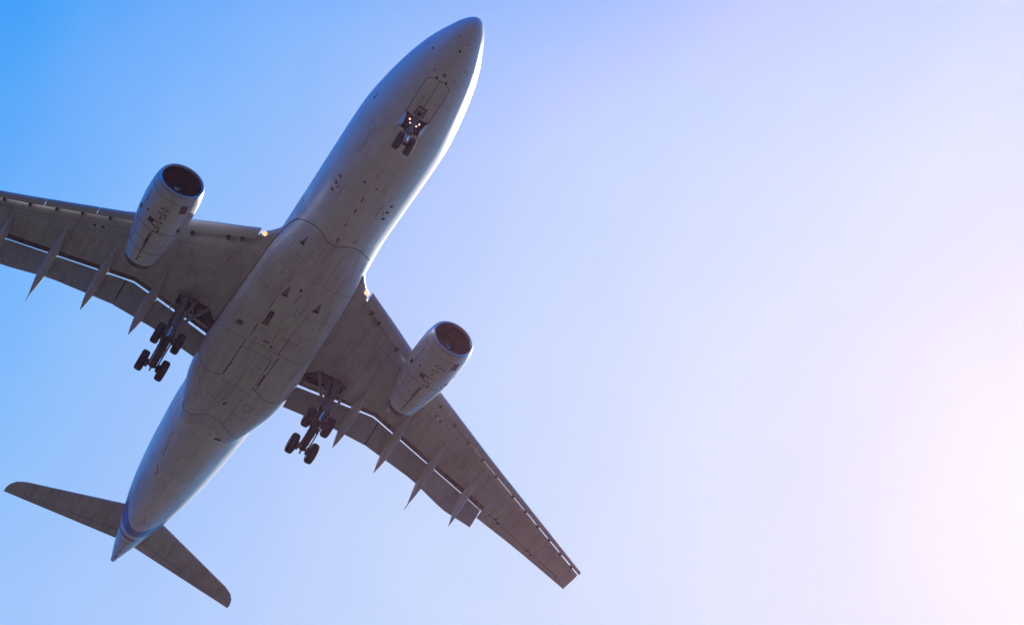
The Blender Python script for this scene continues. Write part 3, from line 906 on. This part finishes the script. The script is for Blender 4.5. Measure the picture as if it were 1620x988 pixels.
def build_engine(sg):
    n = 72
    e = MB()
    xs = [.18, .3, .5, .8, 1.2, 1.6, 2, 2.5, 3, 3.5, 4, 4.5, 5, 5.5, 6, 6.3, 6.6]
    outer = [[nac_pt(x, 2*math.pi*k/n) for k in range(n)] for x in xs]
    rin = [(6.6, .96), (6.2, .98), (5.6, 1.0)]
    inner = [[(ENG['s']+x, ENG['y'] + r*math.sin(2*math.pi*k/n), ENG['z'] - r*math.cos(2*math.pi*k/n) - .012*x) for k in range(n)] for x, r in rin]
    e.loft(outer + inner, 0, False, False)
    # circumferential seams and markings
    nac_patch(e, .62, .645, -2.4, 2.4, 2)
    nac_patch(e, 3.22, 3.255, -2.4, 2.4, 1)
    nac_patch(e, 4.3, 4.325, -2.4, 2.4, 2)
    nac_patch(e, 5.25, 5.285, -2.4, 2.4, 1)
    nac_patch(e, 1.05, 5.0, -.012, .012, 2)
    eng_marks(e, sg)
    eng = e.build("engine", [M_NAC, M_SEAM, M_FAINT, M_STAIN, M_RED], plane, sg, angle=40)
    # inlet lip and duct
    lp = MB()
    prof = [(.19, 1.4235), (.10, 1.395), (.05, 1.365), (.015, 1.335), (0, 1.30), (.015, 1.268), (.06, 1.235), (.14, 1.215)]
    lp.loft([[(ENG['s']+x, ENG['y']+r*math.sin(2*math.pi*k/n), ENG['z']-r*math.cos(2*math.pi*k/n)-.012*x) for k in range(n)] for x, r in prof], 0, False, False)
    lp.build("inlet_lip", [M_LIP], eng, sg, 80)
    dk = MB()
    prof = [(.14, 1.215), (.4, 1.19), (.9, 1.20), (1.5, 1.24), (2.0, 1.25)]
    dk.loft([[(ENG['s']+x, ENG['y']+r*math.sin(2*math.pi*k/n), ENG['z']-r*math.cos(2*math.pi*k/n)-.012*x) for k in range(n)] for x, r in prof], 0, False, False)
    dk.build("inlet_duct", [M_DUCT], eng, sg, 80)
    fn = MB()
    fn.loft([[(ENG['s']+1.5, ENG['y']+r*math.sin(2*math.pi*k/n), ENG['z']-r*math.cos(2*math.pi*k/n)) for k in range(n)] for r in (1.235, .3)], 1, False, True)
    for i in range(9):
        a0 = 2*math.pi*i/26; v = []
        for r, tw in ((.38, .25), (.7, .55), (1.0, .85), (1.22, 1.05)):
            for h in (-1, 1):
                ax = 1.22 + h*.16*math.cos(tw); da = h*.15*math.sin(tw)/max(r, .5)
                v.append((ENG['s']+ax, ENG['y']+r*math.sin(a0+da), ENG['z']-r*math.cos(a0+da)))
        fn.add(v, [(0, 1, 3, 2), (2, 3, 5, 4), (4, 5, 7, 6)])
    fn.build("fan", [M_FAN, M_SPIN], eng, sg, 30)
    sp = MB()
    prof = [(.58, .01), (.64, .09), (.77, .2), (.95, .31), (1.14, .38), (1.3, .39)]
    sp.loft([[(ENG['s']+x, ENG['y']+r*math.sin(2*math.pi*k/32), ENG['z']-r*math.cos(2*math.pi*k/32)) for k in range(32)] for x, r in prof])
    v = []; f = []                      # white swirl mark
    K = 22
    for i in range(K):
        u = i/(K-1); a = -.6 + u*4.2; r = .12 + .15*u; wd = .028 + .014*math.sin(math.pi*u)
        for q in (-wd, wd):
            rr = r + q; x = float(np.interp(rr, [p[1] for p in prof], [p[0] for p in prof])) - .02
            v.append((ENG['s']+x, ENG['y']+rr*math.sin(a), ENG['z']-rr*math.cos(a)))
    sp.add(v, [(2*i, 2*i+1, 2*i+3, 2*i+2) for i in range(K-1)], 1)
    sp.build("spinner", [M_SPIN, M_DOOR], eng, sg, 60)
    # exhaust nozzle and plug
    nz = MB()
    prof = [(5.6, .99), (6.4, .93), (6.9, .875), (7.05, .85), (7.04, .82), (6.6, .8), (6.0, .8)]
    nz.loft([[(ENG['s']+x, ENG['y']+r*math.sin(2*math.pi*k/48), ENG['z']-r*math.cos(2*math.pi*k/48)-.012*x) for k in range(48)] for x, r in prof], 0, False, False)
    prof = [(5.8, .79), (6.0, .5), (6.6, .36), (7.2, .12), (7.3, .02)]
    nz.loft([[(ENG['s']+x, ENG['y']+r*math.sin(2*math.pi*k/32), ENG['z']-r*math.cos(2*math.pi*k/32)-.012*x) for k in range(32)] for x, r in prof], 0, False, True)
    nz.build("exhaust_nozzle", [M_HOT], eng, sg, 50)
    # pylon
    py = MB(); rings = []
    for s, hw, zt, zb in ((19.6, .06, -1.45, -1.75), (20.6, .22, -1.15, -1.8), (22.2, .30, -.75, -2.0), (23.8, .31, -.7, -2.1), (25.2, .30, -.75, -2.1), (26.4, .26, -.75, -1.75), (27.6, .16, -.7, -1.25), (28.3, .05, -.7, -.95)):
        y = ENG['y']
        rings.append([(s, y - hw, zt), (s, y + hw, zt), (s, y + hw, (zt+zb)/2), (s, y + hw*.85, zb + .06), (s, y + hw*.5, zb), (s, y - hw*.5, zb), (s, y - hw*.85, zb + .06), (s, y - hw, (zt+zb)/2)])
    py.loft(rings)
    py.build("pylon", [M_NAC], eng, sg, 35)
    return eng

def eng_marks(e, sg):
    # cowl latches in pairs along the bottom, drain outlet and its stain, vents, red warning box
    # (x along the nacelle, angle from straight down; both engines carry the same side, so the angle follows sg)
    for x in (1.27, 1.66, 2.34, 2.74):
        for q in (-.105, .105):
            nac_patch(e, x, x + .10, q - .06, q + .06, 3)
    nac_patch(e, 1.85, 2.3, -.012, .012, 2)
    nac_patch(e, 1.98, 2.1, -.05, .05, 2)
    nac_patch(e, 3.45, 4.75, sg*-.06 - .05, sg*-.06 + .05, 3, .015)
    nac_patch(e, 3.95, 4.5, sg*-.06 - .055, sg*-.06 + .055, 1, .018)
    nac_patch(e, 4.75, 6.3, sg*-.05 - .03, sg*-.05 + .03, 3, .012)
    nac_patch(e, 2.36, 2.74, sg*-.29 - .12, sg*-.29 + .12, 1)
    nac_patch(e, 2.95, 3.2, sg*.15 - .05, sg*.15 + .05, 2)
    nac_patch(e, 2.05, 2.2, sg*-.6 - .05, sg*-.6 + .05, 4)
    for x, a in ((2.42, -1.06), (2.58, .92)):
        nac_patch(e, x, x + .32, sg*a - .07, sg*a + .07, 1, .03)
    nac_patch(e, .66, 1.24, sg*.64 - .14, sg*.64 + .14, 4)
    nac_patch(e, .72, .9, sg*.64 - .06, sg*.64 + .06, 3, .018)
    for x0, x1, a in ((1.0, 2.6, -.95), (1.4, 1.43, .5), (3.3, 5.2, .7), (3.3, 5.2, -.8)):
        nac_patch(e, x0, x1, sg*a - .012, sg*a + .012, 2)
    for i in range(7):
        x = random.uniform(1.2, 6.0); a = random.uniform(-1.1, 1.1)
        nac_patch(e, x, x + random.uniform(.06, .2), a - .03, a + .03, random.choice((2, 2, 1)))

# --- landing gear --------------------------------------------------
def wheel(mb_parent, c, r, w, sg, tilt=0):
    n = 40; t = MB()
    prof = [(-.5, .55), (-.5, .80), (-.42, .93), (-.25, .99), (0, 1.0), (.25, .99), (.42, .93), (.5, .80), (.5, .55)]
    rings = []
    for k in range(n):
        a = 2*math.pi*k/n
        rings.append([(c[0] + r*q*math.cos(a), c[1] + w*u, c[2] + r*q*math.sin(a)) for u, q in prof])
    rings.append(rings[0])
    t.loft(rings, 0, False, False, closed=False)
    for g in (-.18, -.06, .06, .18):     # tread grooves
        pr_ = [(c[0], c[1]+w*g, c[2])]
        v = []; f = []
        for k in range(n):
            a = 2*math.pi*k/n
            for q in (-.012, .012):
                v.append((c[0] + (r*1.002)*math.cos(a), c[1] + w*(g+q*2), c[2] + (r*1.002)*math.sin(a)))
        for k in range(n):
            j = (k+1) % n; f.append((2*k, 2*k+1, 2*j+1, 2*j))
        t.add(v, f, 2)
    for sd in (-1, 1):                    # dished rim
        rr = [[(c[0] + r*q*math.cos(2*math.pi*k/n), c[1] + sd*w*u, c[2] + r*q*math.sin(2*math.pi*k/n)) for k in range(n)]
              for u, q in ((.5, .56), (.46, .52), (.36, .44), (.33, .22), (.42, .18), (.42, .02))]
        t.loft(rr, 1, False, True)
    return t.build("wheel", [M_TYRE, M_RIM, M_DARK], mb_parent, sg, 40)

def build_main_gear(sg):
    top = Vector((27.75, 5.62, -1.25)); mid = Vector((28.25, 5.5, -3.5)); piv = Vector((28.84, 5.35, -5.66))
    F = Vector((27.97, 5.35, -5.17)); B = Vector((29.71, 5.35, -6.15))
    g = MB()
    d = (piv-top).normalized()
    g.tube([top - d*.1, top + d*.5, mid], [.24, .27, .25], 18)
    g.tube([mid, mid + d*.25], [.31, .31], 18)
    g.tube([mid + d*.25, piv - d*.55], [.19, .18], 16, 1)
    g.tube([piv - d*.6, piv + d*.12], [.26, .22], 16)
    g.tube([top + Vector((0, -.45, 0)), top + Vector((0, .35, 0))], .2, 12)
    # retraction jack alongside the leg, hoses, brackets
    g.tube([Vector((27.55, 4.95, -1.45)), mid + Vector((-.05, -.28, .5))], [.11, .10], 12)
    for q in range(5):
        o = Vector((random.uniform(-.3, .3), random.uniform(-.32, .32), 0))
        g.tube([top + d*.7 + o, mid + o*1.1, mid + d*1.0 + o*1.25, piv - d*.3 + o*.9], .028, 6, 2)
    for q in range(10):
        u = random.uniform(.25, .95); o = Vector((random.uniform(-.3, .3), random.choice((-1, 1))*random.uniform(.22, .36), 0))
        g.box(top.lerp(piv, u) + o, (random.uniform(.1, .24), random.uniform(.08, .18), random.uniform(.12, .3)), 2)
    gear = g.build("main_landing_gear", [M_STRUT, M_STEEL, M_DARK], plane, sg, 40)
    b = MB()
    bd = (B-F).normalized(); up = bd.cross(Vector((0, 1, 0))).normalized()
    if up.z < 0: up = -up
    b.tube([F - bd*.12, F + bd*.3, piv, B - bd*.3, B + bd*.12], [.15, .20, .26, .20, .15], 14)
    for X in (F, B):
        b.tube([X + Vector((0, -.62, 0)), X + Vector((0, .62, 0))], .10, 12)
        for y in (-.40, .40):
            b.tube([X + Vector((0, y - .12, 0)), X + Vector((0, y + .12, 0))], .27, 16)
    for y in (-.30, .30):                  # brake rods
        b.tube([F - up*.2 + Vector((0, y, 0)), piv - up*.36 + Vector((0, y, 0)), B - up*.2 + Vector((0, y, 0))], .045, 8)
        b.tube([F + up*.2 + Vector((0, y*.7, 0)), B + up*.2 + Vector((0, y*.7, 0))], .03, 6)
    for q in range(16):
        u = random.uniform(-.05, 1.05)
        b.box(F.lerp(B, u) + Vector((0, random.choice((-1, 1))*random.uniform(.12, .34), 0)) + up*random.uniform(-.25, .25), (random.uniform(.06, .2), random.uniform(.05, .14), random.uniform(.06, .2)))
    b.box(B + bd*.25, (.16, .1, .2))
    b.build("bogie_beam", [M_DARK], gear, sg, 40)
    tl = MB()                              # torque links on the rear side of the leg
    k0 = mid + d*.15 + Vector((.25, 0, 0)); k1 = (mid+piv)/2 + Vector((.72, 0, -.05)); k2 = piv - d*.3 + Vector((.25, 0, 0))
    for q in (-1, 1):
        tl.tube([k0 + Vector((0, q*.2, 0)), k1 + Vector((0, q*.05, 0))], .06, 8)
        tl.tube([k1 + Vector((0, q*.05, 0)), k2 + Vector((0, q*.2, 0))], .06, 8)
    tl.build("torque_link", [M_STRUT], gear, sg)
    br = MB()                              # folding side brace to the fuselage side of the bay
    a = Vector((27.4, 4.02, -1.55)); c = mid + Vector((-.05, -.22, -.15)); h = a.lerp(c, .5)
    br.tube([a, h], [.13, .11], 12); br.tube([h, c], [.10, .12], 12)
    br.tube([h + Vector((-.12, 0, 0)), h + Vector((.12, 0, 0))], .15, 10)
    br.tube([h, Vector((27.6, 5.3, -1.3))], .05, 8)
    br.tube([a + Vector((.3, .35, -.05)), Vector((28.4, 4.6, -1.3))], .05, 8)
    br.build("side_brace", [M_STRUT], gear, sg)
    dr = MB()                              # door carried by the leg, outboard
    o1 = Vector((0, .46, 0))
    p0 = top + o1 + Vector((-.42, .10, .05)); p1 = top + o1 + Vector((.62, .10, .05)); p2 = mid + o1 + Vector((.52, .12, -.75)); p3 = mid + o1 + Vector((-.36, .12, -.75))
    p12 = mid + o1 + Vector((.6, .2, .6)); p03 = mid + o1 + Vector((-.42, .2, .6))
    dr.plate([p0, p1, p12, p2, p3, p03], .05, (0, 1, 0))
    dr.build("leg_door", [M_CTRL], gear, sg)
    for X in (F, B):
        for y in (-.7, .7):
            wheel(gear, X + Vector((0, y, 0)), .70, .50, sg)
    # beam across the rear of the bay
    return gear

def build_nose_gear():
    g = MB()
    top = Vector((6.42, 0, -2.3)); ax = Vector((6.67, 0, -4.88)); d = (ax-top).normalized()
    g.tube([top, top + d*1.5], [.17, .15], 16)
    g.tube([top + d*1.5, ax], [.10, .095], 14, 1)
    g.tube([top + d*1.35, top + d*1.6], [.2, .2], 16)
    g.tube([ax + Vector((0, -.4, 0)), ax + Vector((0, .4, 0))], .08, 12, 2)
    g.tube([top + Vector((0, -.55, .1)), top + Vector((0, .55, .1))], .1, 10, 2)
    # drag brace reaching forward through the cut-out in the closed doors
    g.tube([Vector((5.55, -.16, -2.55)), top + d*1.1], .07, 10); g.tube([Vector((5.55, .16, -2.55)), top + d*1.1], .07, 10)
    for q in (-1, 1):
        g.box((5.72, q*.25, -2.80), (.62, .05, .10), 2)
    g.box((5.43, 0, -2.79), (.06, .5, .08), 2); g.box((5.86, 0, -2.84), (.14, .26, .12), 2)
    # steering and torque links
    g.tube([top + d*1.5 + Vector((.15, 0, 0)), top + d*2.0 + Vector((.42, 0, 0)), ax + Vector((.1, 0, .1))], .06, 8, 2)
    g.box(top + d*1.2 + Vector((.05, 0, 0)), (.3, .66, .2), 2)
    g.box(top + d*1.62 + Vector((-.16, .02, 0)), (.16, .26, .34), 3)
    for q in range(8):
        g.box(top + d*random.uniform(.5, 1.7) + Vector((random.uniform(-.2, .2), random.uniform(-.3, .3), 0)), (.1, .09, .16), 2)
    gear = g.build("nose_landing_gear", [M_STRUT, M_STEEL, M_DARK, M_RIM], plane)
    for y in (-.355, .355):
        wheel(gear, Vector((6.67, y, -4.88)), .525, .38, 1)
    for y, dz, r in ((-.30, .70, .062), (.30, .70, .062), (-.2, .98, .05), (.2, .98, .05)):
        lm = MB(); c = top + d*dz + Vector((-.16, y, 0)); fw = Vector((-.8, 0, -.6)).normalized()
        lm.tube([c - fw*.12, c], [r*.6, r*1.12], 16, 1)
        n = 16; a = Vector((0, 1, 0)); b2 = fw.cross(a)
        lm.add([c + fw*.012 + r*(math.cos(2*math.pi*k/n)*a + math.sin(2*math.pi*k/n)*b2) for k in range(n)], [tuple(range(n))], 0)
        lm.tube([c - fw*.1, top + d*dz], .03, 6, 1)
        lm.build("gear_lamp", [M_LAMPW, M_DARK], gear)
    return gear

def build_nose_door(sg):
    m = MB()
    # hangs from the edge of the well, swung a little outward
    prof = [(6.18, .73, -2.70), (7.22, .73, -2.74), (7.1, .62, -3.02), (6.86, .55, -3.18), (6.5, .55, -3.18), (6.22, .60, -3.05)]
    nrm = Vector((0, .42, -.19)).normalized()
    m.plate(prof, .035, nrm, 0)
    strip = [(7.16, .675, -2.86), (7.1, .62, -3.02), (6.86, .55, -3.18), (6.7, .55, -3.18), (6.95, .64, -2.95)]
    for off in (-.021, .021):
        q = nrm*off
        m.add([Vector(p) + q for p in strip], [tuple(range(5))], 1)
    m.build("nose_gear_door", [M_DOOR, M_REDP], plane, sg)

# --- tail ----------------------------------------------------------
def build_stab(sg):
    def lez(y): return lerp(y, [0, 9.7], [1.16, 2.2])
    def le(y): return lerp(y, [0, .8, 8.6, 9.2, 9.55, 9.72], [50.3, 51.0, 55.45, 55.98, 56.6, 57.3])
    def te(y): return lerp(y, [0, .65, 9.7, 9.72], [55.1, 55.3, 57.78, 57.8])
    m = MB(); e = MB(); xs = [0, .005, .02, .05, .1, .2, .35, .5, .62, .71]
    def ring(y, x0, x1, nx):
        c = te(y)-le(y); r = []
        T = .10*c if y < 9 else .10*c*max(.2, (9.8-y)/.8)
        q = [x0 + (x1-x0)*v for v in nx]
        for x in reversed(q): r.append((le(y)+c*x, y, lez(y) + .5*T*tshape(x)))
        for x in q[1:]: r.append((le(y)+c*x, y, lez(y) - .5*T*tshape(x) - (.004 if x > .99 else 0)))
        return r
    ys = [.2, 1, 2, 3.5, 5, 6.5, 8, 8.6, 9.0, 9.2, 9.4, 9.55, 9.66, 9.715]
    m.loft([ring(y, 0, .715, [v/.71 for v in xs]) for y in ys])
    ribs = [1.9, 3.0, 4.5, 6.2, 7.6]
    st = m.build("horizontal_stabilizer", [M_WING], plane, sg, 35)
    e.loft([ring(y, .7175, 1, [0, .15, .4, .7, 1]) for y in [.75, 2, 4, 6, 8, 9.2]])
    e.build("elevator", [M_CTRL], st, sg, 35)
    tipm = MB()
    tipm.loft([ring(y, .712, 1, [0, .15, .4, .7, 1]) for y in [9.203, 9.4, 9.55, 9.66, 9.715]])
    tipm.build("stabilizer_tip", [M_WING], st, sg, 35)
    return st

def build_fin():
    m = MB(); r_ = MB()
    def ring(z, le, te, x0, x1):
        c = te-le; q = [x0 + (x1-x0)*v for v in (0, .03, .1, .25, .5, .75, 1)]; T = .1*c
        return [(le+c*x, .5*T*tshape(x), z) for x in reversed(q)] + [(le+c*x, -.5*T*tshape(x) - (.003 if x > .99 else 0), z) for x in q[1:]]
    lv = [(2.3, 46.5, 55.0), (4, 48.1, 55.6), (7, 50.9, 56.7), (10.2, 53.9, 57.9), (10.6, 54.6, 58.0)]
    m.loft([ring(z, a, b, 0, .68) for z, a, b in lv])
    fin = m.build("vertical_fin", [M_NAVY], plane, 1, 35)
    r_.loft([ring(z, a, b, .69, 1) for z, a, b in lv])
    r_.build("rudder", [M_NAVY], fin, 1, 35)

for sg in (1, -1):
    build_wing(sg)
    build_engine(sg)
    build_main_gear(sg)
    build_stab(sg)
    build_nose_door(sg)
build_nose_gear()
build_fin()

inlay(fus_obj, fm, [M_SEAM, M_FAINT, M_RED, M_STAIN, M_PATCH])
# exhaust outlet at the tail
ex = MB(); zc = (.756+1.3)/2
ex.tube([(57.28, 0, zc), (57.5, 0, zc + .01)], [.235, .19], 20)
ex.build("exhaust_outlet", [M_HOT], fus_obj)
